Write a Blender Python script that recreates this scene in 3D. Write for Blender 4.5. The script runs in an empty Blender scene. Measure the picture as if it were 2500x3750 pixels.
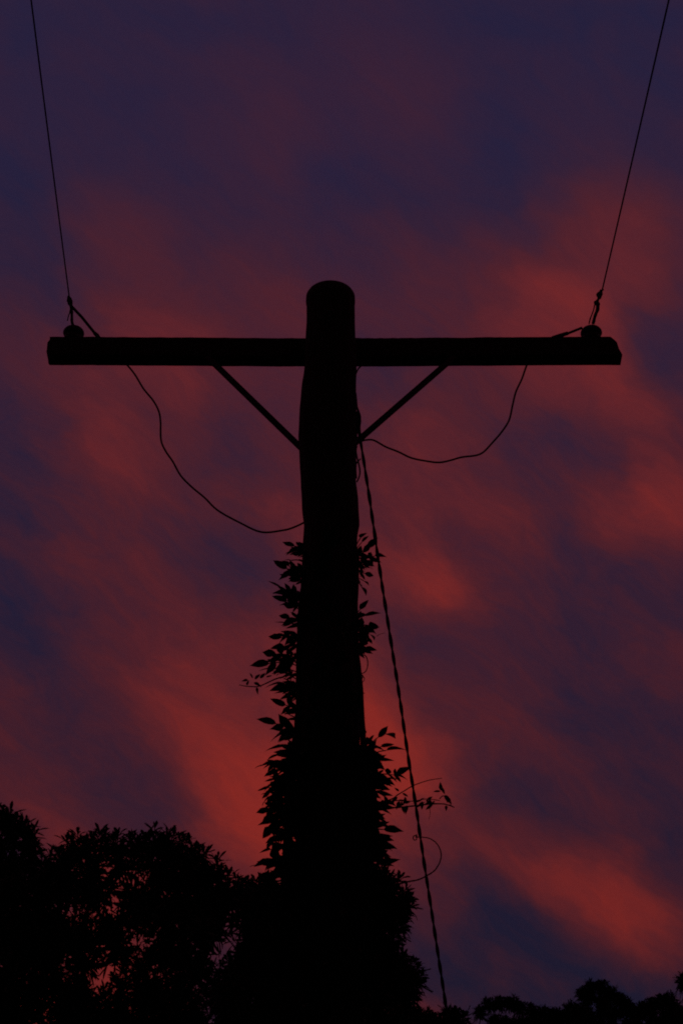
import bpy, math, random
import numpy as np
from mathutils import Vector, Matrix, noise

rnd = random.Random(11)
C = bpy.context.scene.collection
scene = bpy.context.scene
R = math.radians

# ------------------------------------------------------------------ camera
PITCH = R(34.0)
FPX = 7292.0            # 70 mm on a 24 x 36 frame, in pixels of a 2500 x 3750 picture
EYE = Vector((0, 0, 1.6))
cam_d = bpy.data.cameras.new('camera')
cam_d.sensor_fit = 'VERTICAL'
cam_d.sensor_height = 36
cam_d.sensor_width = 24
cam_d.lens = 70.0
cam_d.clip_end = 2000
cam_d.dof.use_dof = True
cam_d.dof.focus_distance = 8.2
cam_d.dof.aperture_fstop = 14
cam = bpy.data.objects.new('camera', cam_d)
cam.location = EYE
cam.rotation_euler = (math.pi / 2 + PITCH, 0, 0)
C.objects.link(cam)
scene.camera = cam
scene.render.resolution_x, scene.render.resolution_y = 682, 1024
scene.view_settings.view_transform = 'Standard'
scene.view_settings.look = 'None'
scene.view_settings.exposure = 0
scene.view_settings.gamma = 1
scene.render.dither_intensity = 2.0
scene.cycles.max_bounces = 2
scene.cycles.filter_width = 1.9
scene.cycles.use_denoising = False

# ------------------------------------------------------------------ sun: already set, its last dim glow behind the trees
SUN_EL, SUN_AZ = R(1.0), R(4.0)          # azimuth from +Y towards +X
sun_d = bpy.data.lights.new('sun', 'SUN')
sun_d.energy = 0.004
sun_d.angle = R(10)
sun_d.color = (1.0, 0.45, 0.3)
sun = bpy.data.objects.new('sun', sun_d)
sdir = Vector((math.sin(SUN_AZ) * math.cos(SUN_EL), math.cos(SUN_AZ) * math.cos(SUN_EL), math.sin(SUN_EL)))
sun.rotation_euler = sdir.to_track_quat('Z', 'Y').to_euler()
sun.location = (0, 60, 30)
C.objects.link(sun)

# ------------------------------------------------------------------ the dusk sky
# banks of afterglow cloud, long streaks falling to the right: azimuth, elevation, radius, brightness above the mean
CLOUD_BANKS = [
    (-2.03, 27.26, 0.120, 0.678), (-6.10, 47.78, 0.200, -0.202), (3.64, 36.09, 0.200, 0.084), (-7.07, 20.88, 0.075, 0.185), (10.85, 45.83, 0.075, -0.192),
    (8.14, 22.99, 0.034, 0.160), (5.30, 20.62, 0.075, -0.266), (-8.06, 28.62, 0.075, -0.334), (8.61, 39.35, 0.050, 0.299), (-8.82, 51.24, 0.075, 0.180),
    (2.48, 32.31, 0.034, 0.100), (8.20, 28.77, 0.075, -0.143), (-3.33, 30.33, 0.050, -0.248), (-7.45, 36.96, 0.050, 0.263), (1.84, 27.15, 0.034, 0.235),
    (-11.90, 41.57, 0.050, -0.190), (-16.37, 49.52, 0.075, 0.118), (5.12, 43.59, 0.050, -0.115), (-9.85, 19.59, 0.034, 0.292), (-6.00, 25.63, 0.034, -0.165),
    (-0.67, 51.24, 0.075, 0.132), (-6.75, 39.92, 0.050, 0.115), (8.82, 19.53, 0.034, -0.187), (10.73, 41.77, 0.034, 0.112), (11.02, 33.96, 0.034, 0.161),
    (12.26, 38.30, 0.034, -0.183), (-7.27, 23.15, 0.034, 0.205), (-1.95, 24.30, 0.034, 0.145), (-2.22, 27.89, 0.034, -0.072), (-3.13, 19.73, 0.034, -0.177),
    (-8.06, 34.73, 0.034, 0.074), (-11.61, 35.01, 0.050, 0.008), (10.84, 31.09, 0.034, -0.196), (10.48, 23.95, 0.034, -0.137), (-11.61, 45.43, 0.050, -0.050),
    (-10.36, 23.10, 0.034, -0.140), (10.34, 36.76, 0.034, 0.234), (2.87, 35.07, 0.050, 0.101), (6.77, 35.73, 0.034, -0.007), (5.07, 47.73, 0.034, -0.022),
    (-1.02, 33.94, 0.034, 0.074), (5.84, 24.13, 0.034, 0.282), (4.24, 18.78, 0.050, 0.119), (9.63, 21.74, 0.034, 0.185), (5.92, 38.52, 0.034, 0.083),
    (5.05, 26.18, 0.034, -0.067), (13.40, 47.52, 0.034, -0.110), (-2.39, 39.55, 0.034, 0.047), (4.19, 31.11, 0.034, 0.225), (3.39, 29.55, 0.034, -0.019),
    (-3.49, 32.76, 0.034, -0.101), (-18.18, 45.60, 0.050, 0.104), (-5.19, 17.84, 0.034, -0.068), (1.36, 19.87, 0.034, 0.115), (-11.15, 28.04, 0.034, 0.081),
    (-3.10, 45.98, 0.034, 0.029), (3.18, 23.16, 0.050, -0.031), (-9.92, 25.41, 0.034, 0.071), (-4.45, 25.97, 0.034, -0.192), (-13.80, 47.47, 0.034, -0.135),
    (7.04, 45.06, 0.034, -0.087), (-11.74, 39.78, 0.034, -0.084), (10.72, 28.95, 0.034, 0.104), (6.64, 27.10, 0.034, 0.187), (-12.78, 43.99, 0.034, -0.034),
    (-4.74, 36.18, 0.034, -0.040), (0.18, 42.86, 0.034, -0.069), (-11.93, 32.28, 0.034, -0.054), (-5.01, 38.33, 0.034, 0.090), (7.33, 17.93, 0.034, 0.102),
    (12.72, 42.58, 0.034, -0.096), (10.32, 19.70, 0.034, -0.137), (8.22, 47.98, 0.034, -0.053), (9.37, 35.26, 0.034, -0.136), (10.12, 33.18, 0.034, 0.130),
    (3.03, 45.38, 0.034, 0.028), (10.44, 38.19, 0.034, -0.108), (8.59, 37.34, 0.034, 0.188), (-4.75, 28.84, 0.034, -0.012), (-7.23, 29.02, 0.034, 0.111),
    (0.49, 37.83, 0.034, -0.057), (7.28, 50.03, 0.034, 0.025), (1.88, 48.83, 0.034, -0.074), (8.11, 21.57, 0.034, 0.044), (-9.34, 41.84, 0.034, 0.071),
    (14.38, 31.83, 0.075, -0.038), (-7.59, 19.44, 0.034, 0.208), (-15.34, 42.57, 0.034, 0.090), (-12.22, 49.33, 0.034, 0.052), (-7.84, 21.55, 0.034, 0.261),
    (-5.69, 22.79, 0.034, 0.158), (2.53, 30.87, 0.034, -0.122), (12.99, 44.70, 0.034, -0.030), (-5.87, 41.97, 0.050, -0.114), (8.41, 33.03, 0.034, -0.119),
    (5.87, 33.48, 0.034, 0.211), (-6.58, 48.29, 0.034, -0.089), (6.65, 28.54, 0.034, -0.118), (10.61, 40.34, 0.034, 0.094), (-8.55, 32.40, 0.034, 0.052),
    (-2.72, 33.64, 0.034, 0.067), (5.84, 21.99, 0.034, -0.078), (-0.08, 32.64, 0.034, 0.076), (-10.81, 48.17, 0.034, -0.060), (-2.55, 22.01, 0.034, -0.038),
    (-9.59, 28.45, 0.034, 0.099), (4.08, 40.48, 0.034, 0.056), (-0.82, 31.06, 0.034, -0.079), (8.95, 24.51, 0.034, 0.098), (10.51, 24.66, 0.034, -0.135),
    (6.62, 25.66, 0.034, -0.146), (-14.33, 35.35, 0.034, 0.025), (-7.42, 18.03, 0.034, -0.039), (-11.50, 20.60, 0.034, -0.039), (-10.13, 36.46, 0.034, 0.001),
    (-12.99, 37.22, 0.034, -0.076), (4.12, 36.87, 0.034, 0.091), (8.47, 34.46, 0.034, 0.128), (15.86, 44.07, 0.034, 0.050), (0.65, 34.94, 0.034, 0.014),
    (0.13, 29.04, 0.034, 0.069), (2.61, 27.99, 0.034, -0.113), (-9.64, 43.26, 0.034, -0.100), (4.27, 25.35, 0.034, -0.049), (10.33, 48.10, 0.034, -0.102),
    (7.34, 20.06, 0.034, -0.121), (2.05, 21.42, 0.034, -0.056), (5.01, 32.65, 0.034, -0.138), (-5.47, 27.95, 0.034, 0.049), (-1.53, 29.47, 0.034, -0.084),
    (-10.37, 18.00, 0.034, 0.115), (-6.20, 20.49, 0.034, 0.121), (-16.94, 47.39, 0.034, 0.038), (6.74, 34.29, 0.034, -0.137), (-6.89, 38.69, 0.034, 0.042),
    (15.62, 48.26, 0.034, -0.015), (12.95, 36.21, 0.034, -0.035), (11.77, 19.14, 0.034, 0.054), (-3.95, 37.07, 0.034, -0.083), (-1.30, 37.54, 0.034, 0.018),
    (-1.43, 49.84, 0.034, -0.001), (-0.24, 48.57, 0.034, -0.040), (-0.07, 46.43, 0.034, -0.017), (2.11, 43.12, 0.034, -0.062), (-0.72, 42.00, 0.034, -0.039),
    (-1.87, 44.00, 0.034, -0.029), (-4.77, 43.51, 0.034, -0.022), (-11.56, 25.72, 0.034, -0.025), (-8.21, 24.38, 0.034, 0.086), (2.91, 17.99, 0.034, -0.021),
    (5.97, 41.40, 0.034, -0.044), (11.99, 23.38, 0.034, 0.040), (8.30, 29.43, 0.034, 0.041), (10.57, 26.09, 0.034, 0.074), (-3.37, 48.11, 0.034, -0.057),
    (-9.04, 19.07, 0.034, 0.145), (-8.02, 45.08, 0.034, -0.037), (0.33, 25.45, 0.034, 0.079), (-2.11, 26.45, 0.034, -0.054), (-10.88, 21.50, 0.034, 0.057),
    (11.57, 49.56, 0.034, 0.006), (9.68, 23.16, 0.034, 0.002), (-13.50, 39.33, 0.034, -0.063), (-14.86, 37.45, 0.034, 0.037), (-13.17, 45.39, 0.034, -0.064),
    (-9.47, 51.38, 0.034, -0.021), (-7.91, 49.50, 0.034, 0.029), (-2.84, 25.58, 0.034, 0.059), (6.59, 19.25, 0.034, -0.021), (5.84, 21.28, 0.034, 0.120),
    (5.07, 22.60, 0.034, -0.097), (13.10, 28.41, 0.034, -0.030), (-5.77, 16.27, 0.034, 0.041), (3.32, 32.43, 0.034, 0.067), (3.24, 36.04, 0.034, 0.045),
    (2.29, 38.09, 0.034, -0.101), (3.27, 34.60, 0.034, -0.007), (3.06, 43.95, 0.034, 0.008), (0.08, 44.29, 0.034, -0.032), (6.01, 43.55, 0.034, -0.067),
    (-6.69, 24.75, 0.034, -0.052), (-13.69, 32.54, 0.034, -0.015), (-12.22, 33.70, 0.034, -0.112), (-7.84, 33.31, 0.034, -0.017), (11.78, 32.59, 0.034, -0.023),
    (11.89, 34.02, 0.034, 0.169), (-6.47, 35.83, 0.034, -0.119), (-6.27, 34.39, 0.034, 0.104), (-7.62, 42.96, 0.034, 0.052), (14.17, 39.10, 0.034, -0.005),
    (-10.14, 26.83, 0.034, 0.054), (-18.72, 49.15, 0.034, -0.014), (-13.10, 29.73, 0.034, -0.003), (-16.34, 36.26, 0.034, -0.022), (0.51, 21.87, 0.034, 0.040),
    (6.14, 48.53, 0.034, -0.099), (10.93, 43.90, 0.034, 0.008), (6.61, 22.81, 0.034, 0.012), (5.09, 49.86, 0.034, 0.048), (5.14, 16.22, 0.034, -0.019),
    (3.18, 38.92, 0.034, 0.063), (2.21, 40.25, 0.034, -0.033), (11.40, 26.87, 0.034, -0.061), (13.22, 18.57, 0.034, -0.040), (-15.82, 40.93, 0.034, 0.045),
    (-2.46, 30.76, 0.034, 0.079), (-5.16, 32.42, 0.034, 0.028), (1.95, 24.28, 0.034, -0.067), (-10.57, 34.13, 0.034, -0.021), (-11.68, 35.33, 0.034, -0.095),
    (-6.81, 32.06, 0.034, 0.022), (11.87, 21.26, 0.034, -0.025), (8.26, 28.00, 0.034, -0.060), (-8.23, 30.26, 0.034, 0.020), (7.39, 24.33, 0.034, 0.101),
    (-9.48, 16.79, 0.034, -0.068), (8.63, 38.06, 0.034, -0.203), (7.69, 37.26, 0.034, 0.075), (5.90, 37.08, 0.034, -0.213), (8.34, 30.87, 0.034, -0.060),
    (-8.66, 38.30, 0.034, -0.047), (-13.78, 20.68, 0.034, 0.025), (16.39, 35.63, 0.034, 0.005), (-9.96, 40.22, 0.034, 0.006), (0.73, 50.12, 0.034, 0.042),
    (-3.57, 49.53, 0.034, 0.025), (-11.43, 38.37, 0.034, 0.038), (-15.28, 45.59, 0.034, 0.006), (12.81, 34.78, 0.034, -0.099), (2.95, 16.58, 0.034, 0.014),
    (3.65, 18.11, 0.034, -0.043), (8.07, 18.74, 0.034, -0.092), (-1.18, 36.10, 0.034, 0.000), (-7.52, 31.16, 0.034, -0.013), (14.44, 47.54, 0.034, -0.108),
    (17.27, 46.17, 0.034, 0.042), (12.45, 48.19, 0.034, 0.004), (5.05, 46.31, 0.034, -0.035), (-16.93, 38.34, 0.034, -0.043), (9.40, 49.46, 0.034, 0.029),
    (-1.70, 20.74, 0.034, -0.046), (-0.12, 19.60, 0.034, 0.051), (14.10, 45.44, 0.034, -0.073), (17.69, 43.38, 0.034, -0.021), (15.62, 42.66, 0.034, 0.034),
    (-3.80, 18.86, 0.034, -0.043), (13.79, 43.32, 0.034, -0.050), (-12.07, 24.10, 0.034, 0.015), (-4.57, 34.75, 0.034, -0.023), (15.23, 46.16, 0.034, 0.032),
    (18.13, 45.47, 0.034, -0.046), (-17.13, 42.06, 0.034, -0.021), (-13.52, 43.06, 0.034, -0.053), (-7.98, 16.45, 0.034, 0.094), (-8.86, 17.67, 0.034, -0.072),
    (-12.72, 18.80, 0.034, -0.023), (-2.28, 18.46, 0.034, 0.026), (5.01, 39.14, 0.034, -0.084), (13.00, 26.99, 0.034, 0.032), (-11.66, 30.87, 0.034, -0.035),
    (-12.83, 28.32, 0.034, -0.013), (14.47, 25.68, 0.034, -0.031), (-15.45, 32.77, 0.034, -0.014), (-13.84, 33.24, 0.034, 0.052), (-8.84, 44.17, 0.034, -0.009),
    (0.84, 31.34, 0.034, 0.065), (11.71, 17.74, 0.034, 0.006), (13.34, 20.68, 0.034, 0.025), (-3.74, 26.85, 0.034, 0.099), (-3.02, 27.73, 0.034, -0.151),
    (-0.58, 27.46, 0.034, -0.017), (4.25, 26.79, 0.034, 0.101), (5.05, 25.46, 0.034, -0.107), (13.43, 22.09, 0.034, -0.020), (5.02, 30.49, 0.034, 0.028),
    (3.34, 31.71, 0.034, 0.215), (1.58, 33.63, 0.034, 0.069), (4.22, 28.22, 0.034, -0.038), (0.61, 35.66, 0.034, 0.000), (8.66, 38.77, 0.034, 0.179),
    (7.72, 37.98, 0.034, -0.052), (5.91, 37.80, 0.034, 0.174), (5.94, 39.96, 0.034, 0.050), (4.07, 41.91, 0.034, -0.018), (8.86, 42.36, 0.034, 0.051),
    (12.51, 31.21, 0.034, 0.052), (12.62, 32.64, 0.034, -0.052), (-15.23, 38.85, 0.034, 0.024), (14.04, 29.89, 0.034, -0.031), (15.01, 31.35, 0.034, 0.032),
    (-2.42, 48.98, 0.034, -0.021), (-10.16, 49.78, 0.034, 0.038), (14.72, 28.51, 0.034, 0.036), (-12.57, 22.49, 0.034, -0.016), (-8.17, 35.45, 0.034, 0.075),
    (14.59, 27.09, 0.034, -0.020), (12.95, 26.28, 0.034, 0.017), (9.20, 31.67, 0.034, 0.044), (-3.55, 24.71, 0.034, 0.018), (17.42, 41.98, 0.034, -0.036),
    (-9.34, 46.88, 0.050, -0.010), (-8.50, 26.51, 0.034, -0.024), (3.50, 24.52, 0.034, 0.024), (-13.32, 26.70, 0.034, 0.009), (8.48, 51.51, 0.034, -0.011),
    (0.98, 28.46, 0.034, 0.086), (8.76, 16.01, 0.034, -0.030), (2.87, 19.41, 0.034, 0.032), (0.49, 18.15, 0.050, -0.005), (8.10, 20.86, 0.034, -0.062),
    (8.13, 22.28, 0.034, 0.225), (8.08, 19.44, 0.034, 0.170), (9.52, 17.50, 0.034, 0.056), (10.27, 18.29, 0.034, -0.042), (0.63, 51.53, 0.034, -0.035),
    (14.45, 41.22, 0.034, -0.017), (-15.99, 44.65, 0.034, 0.028), (-18.32, 45.48, 0.034, -0.071), (-17.59, 43.43, 0.034, -0.035), (-14.81, 29.98, 0.034, -0.002),
    (-12.18, 29.24, 0.034, 0.032), (-4.34, 16.59, 0.034, 0.023), (-2.46, 40.27, 0.034, 0.073), (-1.41, 38.98, 0.034, 0.005), (-5.33, 19.25, 0.034, 0.074),
    (-4.66, 20.12, 0.034, -0.034), (10.21, 16.18, 0.034, -0.027), (-10.99, 17.11, 0.034, -0.044), (-10.09, 15.91, 0.034, 0.069), (-19.12, 47.52, 0.034, -0.029),
    (-13.31, 17.90, 0.034, 0.027), (-9.13, 19.77, 0.034, 0.078), (-15.80, 34.17, 0.034, -0.025), (-13.39, 31.14, 0.034, 0.020), (-6.28, 21.20, 0.034, 0.043),
    (-6.94, 20.32, 0.034, -0.034), (-1.60, 19.32, 0.034, -0.025), (-3.24, 21.14, 0.034, 0.018), (-4.20, 39.22, 0.034, 0.045), (-5.30, 40.48, 0.034, -0.022),
    (-5.51, 41.91, 0.034, 0.062), (-2.61, 41.70, 0.034, -0.015), (-2.13, 16.35, 0.034, -0.006), (7.97, 43.71, 0.034, -0.046), (8.99, 25.93, 0.034, -0.018),
    (12.85, 24.86, 0.034, -0.007), (7.10, 46.49, 0.034, -0.047), (1.32, 39.40, 0.034, 0.037), (0.32, 40.71, 0.034, -0.042), (1.22, 41.56, 0.034, 0.013),
    (8.53, 35.90, 0.034, -0.102), (11.58, 29.73, 0.034, 0.021), (11.49, 28.30, 0.034, -0.030), (4.13, 35.43, 0.034, -0.027), (-18.02, 50.10, 0.034, -0.006),
    (-19.69, 48.86, 0.034, 0.010), (-14.48, 49.53, 0.034, 0.027), (-8.78, 48.60, 0.034, -0.011), (4.20, 30.38, 0.034, -0.169), (5.02, 31.21, 0.034, -0.038),
    (5.03, 29.05, 0.034, 0.067), (1.73, 30.03, 0.034, -0.034), (5.04, 27.61, 0.034, -0.052), (-1.15, 47.00, 0.034, 0.038), (0.99, 45.85, 0.034, 0.005),
    (-12.67, 35.81, 0.034, -0.047), (11.07, 45.32, 0.034, -0.026), (9.05, 45.21, 0.034, 0.011), (13.74, 49.62, 0.034, 0.016), (4.02, 48.34, 0.034, -0.073),
    (12.88, 50.99, 0.034, -0.017), (-0.63, 28.18, 0.034, -0.031), (-4.17, 31.16, 0.034, 0.015), (-5.24, 33.14, 0.034, -0.076), (-4.83, 29.55, 0.034, -0.041),
    (-3.42, 32.04, 0.034, -0.085), (12.56, 41.15, 0.034, 0.039), (13.68, 34.83, 0.034, 0.065), (15.42, 34.90, 0.034, -0.032), (14.81, 37.00, 0.034, 0.005),
    (-13.91, 44.45, 0.034, -0.050), (-8.42, 42.05, 0.034, 0.058), (-6.48, 16.10, 0.034, -0.059), (10.79, 42.48, 0.034, 0.044), (-14.04, 41.43, 0.034, -0.042),
    (16.34, 41.27, 0.034, 0.012), (-1.94, 44.72, 0.034, 0.056), (-4.30, 47.24, 0.034, 0.028), (-16.69, 40.68, 0.034, -0.037), (-14.74, 40.49, 0.034, 0.020),
    (-4.98, 51.46, 0.034, -0.028), (-5.80, 49.88, 0.034, 0.029), (16.59, 37.05, 0.034, -0.021), (15.90, 38.44, 0.034, 0.008), (13.33, 39.77, 0.034, -0.026),
    (4.00, 51.18, 0.034, -0.016), (-1.58, 51.25, 0.034, -0.023), (-2.59, 50.39, 0.034, 0.048), (-14.55, 24.86, 0.034, -0.013), (-14.28, 23.46, 0.034, 0.014)
]
BASE_HIGH, BASE_LOW = (36, 32, 61), (28, 24, 43)
MID_HIGH, MID_LOW = (80, 34, 45), (70, 28, 36)
PEAK_HIGH, PEAK_LOW = (138, 43, 40), (126, 37, 31)
NISHITA = 0.03
def build_sky():
    w = bpy.data.worlds.new('World')
    scene.world = w
    w.use_nodes = True
    w.cycles.sampling_method = 'MANUAL'; w.cycles.sample_map_resolution = 64
    nt = w.node_tree
    nt.nodes.clear()
    N, L = nt.nodes, nt.links
    def val(node, i, x):
        if hasattr(x, 'is_linked') or isinstance(x, bpy.types.NodeSocket): L.new(x, node.inputs[i])
        else: node.inputs[i].default_value = x
    def vm(op, a, b=None, c=None):
        n = N.new('ShaderNodeVectorMath'); n.operation = op
        val(n, 0, a)
        if b is not None: val(n, 1, b)
        if c is not None: val(n, 2, c)
        return n.outputs['Value'] if op in ('DOT_PRODUCT', 'DISTANCE', 'LENGTH') else n.outputs['Vector']
    def sm(op, a, b=None, c=None, clamp=False):
        n = N.new('ShaderNodeMath'); n.operation = op; n.use_clamp = clamp
        val(n, 0, a)
        if b is not None: val(n, 1, b)
        if c is not None: val(n, 2, c)
        return n.outputs[0]
    def mr(x, a, b, c, d, kind='SMOOTHSTEP'):
        n = N.new('ShaderNodeMapRange'); n.interpolation_type = kind; n.clamp = kind == 'LINEAR'
        val(n, 0, x)
        for i, q in enumerate((a, b, c, d)): n.inputs[i + 1].default_value = q
        return n.outputs[0]
    tc = N.new('ShaderNodeTexCoord')
    d = vm('NORMALIZE', tc.outputs['Generated'])
    # a conformal map of the western sky around 34 degrees up, turned along the streaks
    el0, th = R(34), R(38)
    A = Vector((0, math.cos(el0), math.sin(el0)))
    U = Vector((0, -math.sin(el0), math.cos(el0)))
    X = Vector((1, 0, 0))
    va = (X * math.cos(th) - U * math.sin(th)) * (2 / 1.5)
    vb = (X * math.sin(th) + U * math.cos(th)) * 2
    def chart(v):
        k = sm('MAXIMUM', sm('ADD', vm('DOT_PRODUCT', v, tuple(A)), 1.0), 0.05)
        cx = N.new('ShaderNodeCombineXYZ')
        L.new(sm('DIVIDE', vm('DOT_PRODUCT', v, tuple(va)), k), cx.inputs[0])
        L.new(sm('DIVIDE', vm('DOT_PRODUCT', v, tuple(vb)), k), cx.inputs[1])
        return cx.outputs[0]
    def chart_np(v):
        k = 1 + v.dot(A)
        return (v.dot(va) / k, v.dot(vb) / k, 0)
    p = chart(d)
    # fraying of the cloud edges
    nz = N.new('ShaderNodeTexNoise'); nz.inputs['Scale'].default_value = 26; nz.inputs['Detail'].default_value = 5
    L.new(p, nz.inputs['Vector'])
    wob = vm('MULTIPLY', vm('SUBTRACT', nz.outputs['Color'], (.5, .5, .5)), (.046, .034, 0))
    pw = vm('ADD', p, wob)
    total = 0.315
    for az, el, rad, wt in CLOUD_BANKS:
        az, el = R(az), R(el)
        c = chart_np(Vector((math.sin(az) * math.cos(el), math.cos(az) * math.cos(el), math.sin(el))))
        total = sm('ADD', mr(vm('DISTANCE', pw, c), 0.0, rad, wt, 0.0, 'SMOOTHERSTEP'), total)
    # thin streaks everywhere, and wider banks going on outside the part in view
    st = N.new('ShaderNodeTexNoise'); st.inputs['Scale'].default_value = 1; st.inputs['Detail'].default_value = 10
    st.inputs['Roughness'].default_value = .72
    L.new(vm('MULTIPLY', pw, (17, 31, 1)), st.inputs['Vector'])
    sep = N.new('ShaderNodeSeparateXYZ'); L.new(d, sep.inputs[0])
    amp = mr(sep.outputs[2], math.sin(R(33)), math.sin(R(46)), .88, .30)
    total = sm('ADD', sm('MULTIPLY', sm('SUBTRACT', st.outputs['Fac'], .5), amp), total)
    wide = N.new('ShaderNodeTexNoise'); wide.inputs['Scale'].default_value = 1; wide.inputs['Detail'].default_value = 4
    L.new(vm('MULTIPLY', pw, (6, 14, 1)), wide.inputs['Vector'])
    away = mr(vm('DOT_PRODUCT', d, tuple(A)), .975, .90, 0, 1)
    total = sm('MULTIPLY_ADD', sm('MULTIPLY', sm('SUBTRACT', wide.outputs['Fac'], .5), away), 1.1, total)
    total = sm('ADD', total, 0.0, clamp=True)
    def mix(f, a, b):
        n = N.new('ShaderNodeMix'); n.data_type = 'RGBA'
        val(n, 0, f)
        for i, q in ((6, a), (7, b)):
            if isinstance(q, tuple): n.inputs[i].default_value = (q[0] / 255, q[1] / 255, q[2] / 255, 1)
            else: L.new(q, n.inputs[i])
        return n.outputs[2]
    up = mr(sep.outputs[2], math.sin(R(18)), math.sin(R(44)), 0, 1, 'LINEAR')
    gap_col = mix(up, BASE_LOW, BASE_HIGH)
    mid_col = mix(up, MID_LOW, MID_HIGH)
    lit_col = mix(up, PEAK_LOW, PEAK_HIGH)
    lowmid = mix(mr(total, 0, .45, 0, 1, 'LINEAR'), gap_col, mid_col)
    col = mix(mr(total, .45, 1, 0, 1, 'LINEAR'), lowmid, lit_col)
    # display values to light
    lin = vm('MULTIPLY_ADD', col, (1 / 1.055,) * 3, (.055 / 1.055,) * 3)
    g = N.new('ShaderNodeGamma'); L.new(lin, g.inputs[0]); g.inputs[1].default_value = 2.4
    # the eastern half of the sky is already darker
    east = mr(sep.outputs[1], -.5, .35, .3, 1)
    lit = vm('SCALE', g.outputs[0]); 
    L.new(east, lit.node.inputs['Scale'])
    sky = N.new('ShaderNodeTexSky'); sky.sky_type = 'NISHITA'; sky.sun_disc = False
    sky.sun_elevation = R(-6); sky.sun_rotation = SUN_AZ; sky.altitude = 50
    b1 = N.new('ShaderNodeBackground'); L.new(sky.outputs[0], b1.inputs[0]); b1.inputs[1].default_value = NISHITA
    b2 = N.new('ShaderNodeBackground'); L.new(lit, b2.inputs[0]); b2.inputs[1].default_value = 1.0
    ad = N.new('ShaderNodeAddShader'); L.new(b1.outputs[0], ad.inputs[0]); L.new(b2.outputs[0], ad.inputs[1])
    out = N.new('ShaderNodeOutputWorld'); L.new(ad.outputs[0], out.inputs[0])
build_sky()

# ------------------------------------------------------------------ materials
def material(name, c1, c2, scale=8.0, rough=.9, spec=.1, bump=.0, stretch=(1, 1, 1), metal=0.0):
    m = bpy.data.materials.new(name); m.use_nodes = True
    nt = m.node_tree; N, L = nt.nodes, nt.links
    bs = N['Principled BSDF']
    tc = N.new('ShaderNodeTexCoord'); mp = N.new('ShaderNodeMapping')
    mp.inputs['Scale'].default_value = stretch
    L.new(tc.outputs['Object'], mp.inputs[0])
    nz = N.new('ShaderNodeTexNoise'); nz.inputs['Scale'].default_value = scale; nz.inputs['Detail'].default_value = 5
    L.new(mp.outputs[0], nz.inputs['Vector'])
    mx = N.new('ShaderNodeMix'); mx.data_type = 'RGBA'
    L.new(nz.outputs['Fac'], mx.inputs[0])
    mx.inputs[6].default_value = (*c1, 1); mx.inputs[7].default_value = (*c2, 1)
    L.new(mx.outputs[2], bs.inputs['Base Color'])
    bs.inputs['Roughness'].default_value = rough
    bs.inputs['Specular IOR Level'].default_value = spec
    bs.inputs['Metallic'].default_value = metal
    if bump:
        b = N.new('ShaderNodeBump'); b.inputs['Strength'].default_value = bump; b.inputs['Distance'].default_value = .01
        L.new(nz.outputs['Fac'], b.inputs['Height']); L.new(b.outputs[0], bs.inputs['Normal'])
    return m
M_POLE = material('creosoted_wood', (.030, .022, .016), (.055, .042, .032), 5, bump=.5, stretch=(8, 8, .6))
M_ARM = material('weathered_wood', (.040, .032, .026), (.065, .052, .042), 5, bump=.5, stretch=(.6, 8, 8))
M_METAL = material('rusted_steel', (.05, .035, .028), (.08, .06, .05), 40, rough=.8)
M_CERAMIC = material('brown_glazed_porcelain', (.035, .016, .010), (.05, .024, .014), 12, rough=.5, spec=.2)
M_CABLE = material('black_cable_sheath', (.02, .02, .02), (.03, .03, .03), 60, rough=.8)
M_WIRE = material('dull_aluminium_wire', (.05, .05, .05), (.08, .08, .08), 60, rough=.8)
M_LEAF = material('vine_leaf', (.025, .045, .015), (.045, .075, .025), 6, rough=.75)
M_TLEAF = material('tree_leaf', (.020, .040, .014), (.038, .065, .022), 6, rough=.75)
M_BARK = material('bark', (.04, .032, .025), (.07, .055, .042), 14, bump=.5)
M_STEM = material('vine_stem', (.04, .035, .02), (.06, .05, .03), 30)
M_GROUND = material('grass_soil', (.02, .035, .012), (.05, .06, .025), 1.5, bump=.4)

# ------------------------------------------------------------------ helpers
def P(px, py, Y):
    """the place on the upright plane y = Y that is seen at picture point px, py"""
    x = (px - 1250) / FPX; y = (1875 - py) / FPX
    d = Vector((x, math.cos(PITCH) - y * math.sin(PITCH), math.sin(PITCH) + y * math.cos(PITCH)))
    return EYE + d * ((Y - EYE.y) / d.y)
def depth(p):
    return (p - EYE).dot(Vector((0, math.cos(PITCH), math.sin(PITCH))))
def px2m(n, p):
    return n * depth(p) / FPX

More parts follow.
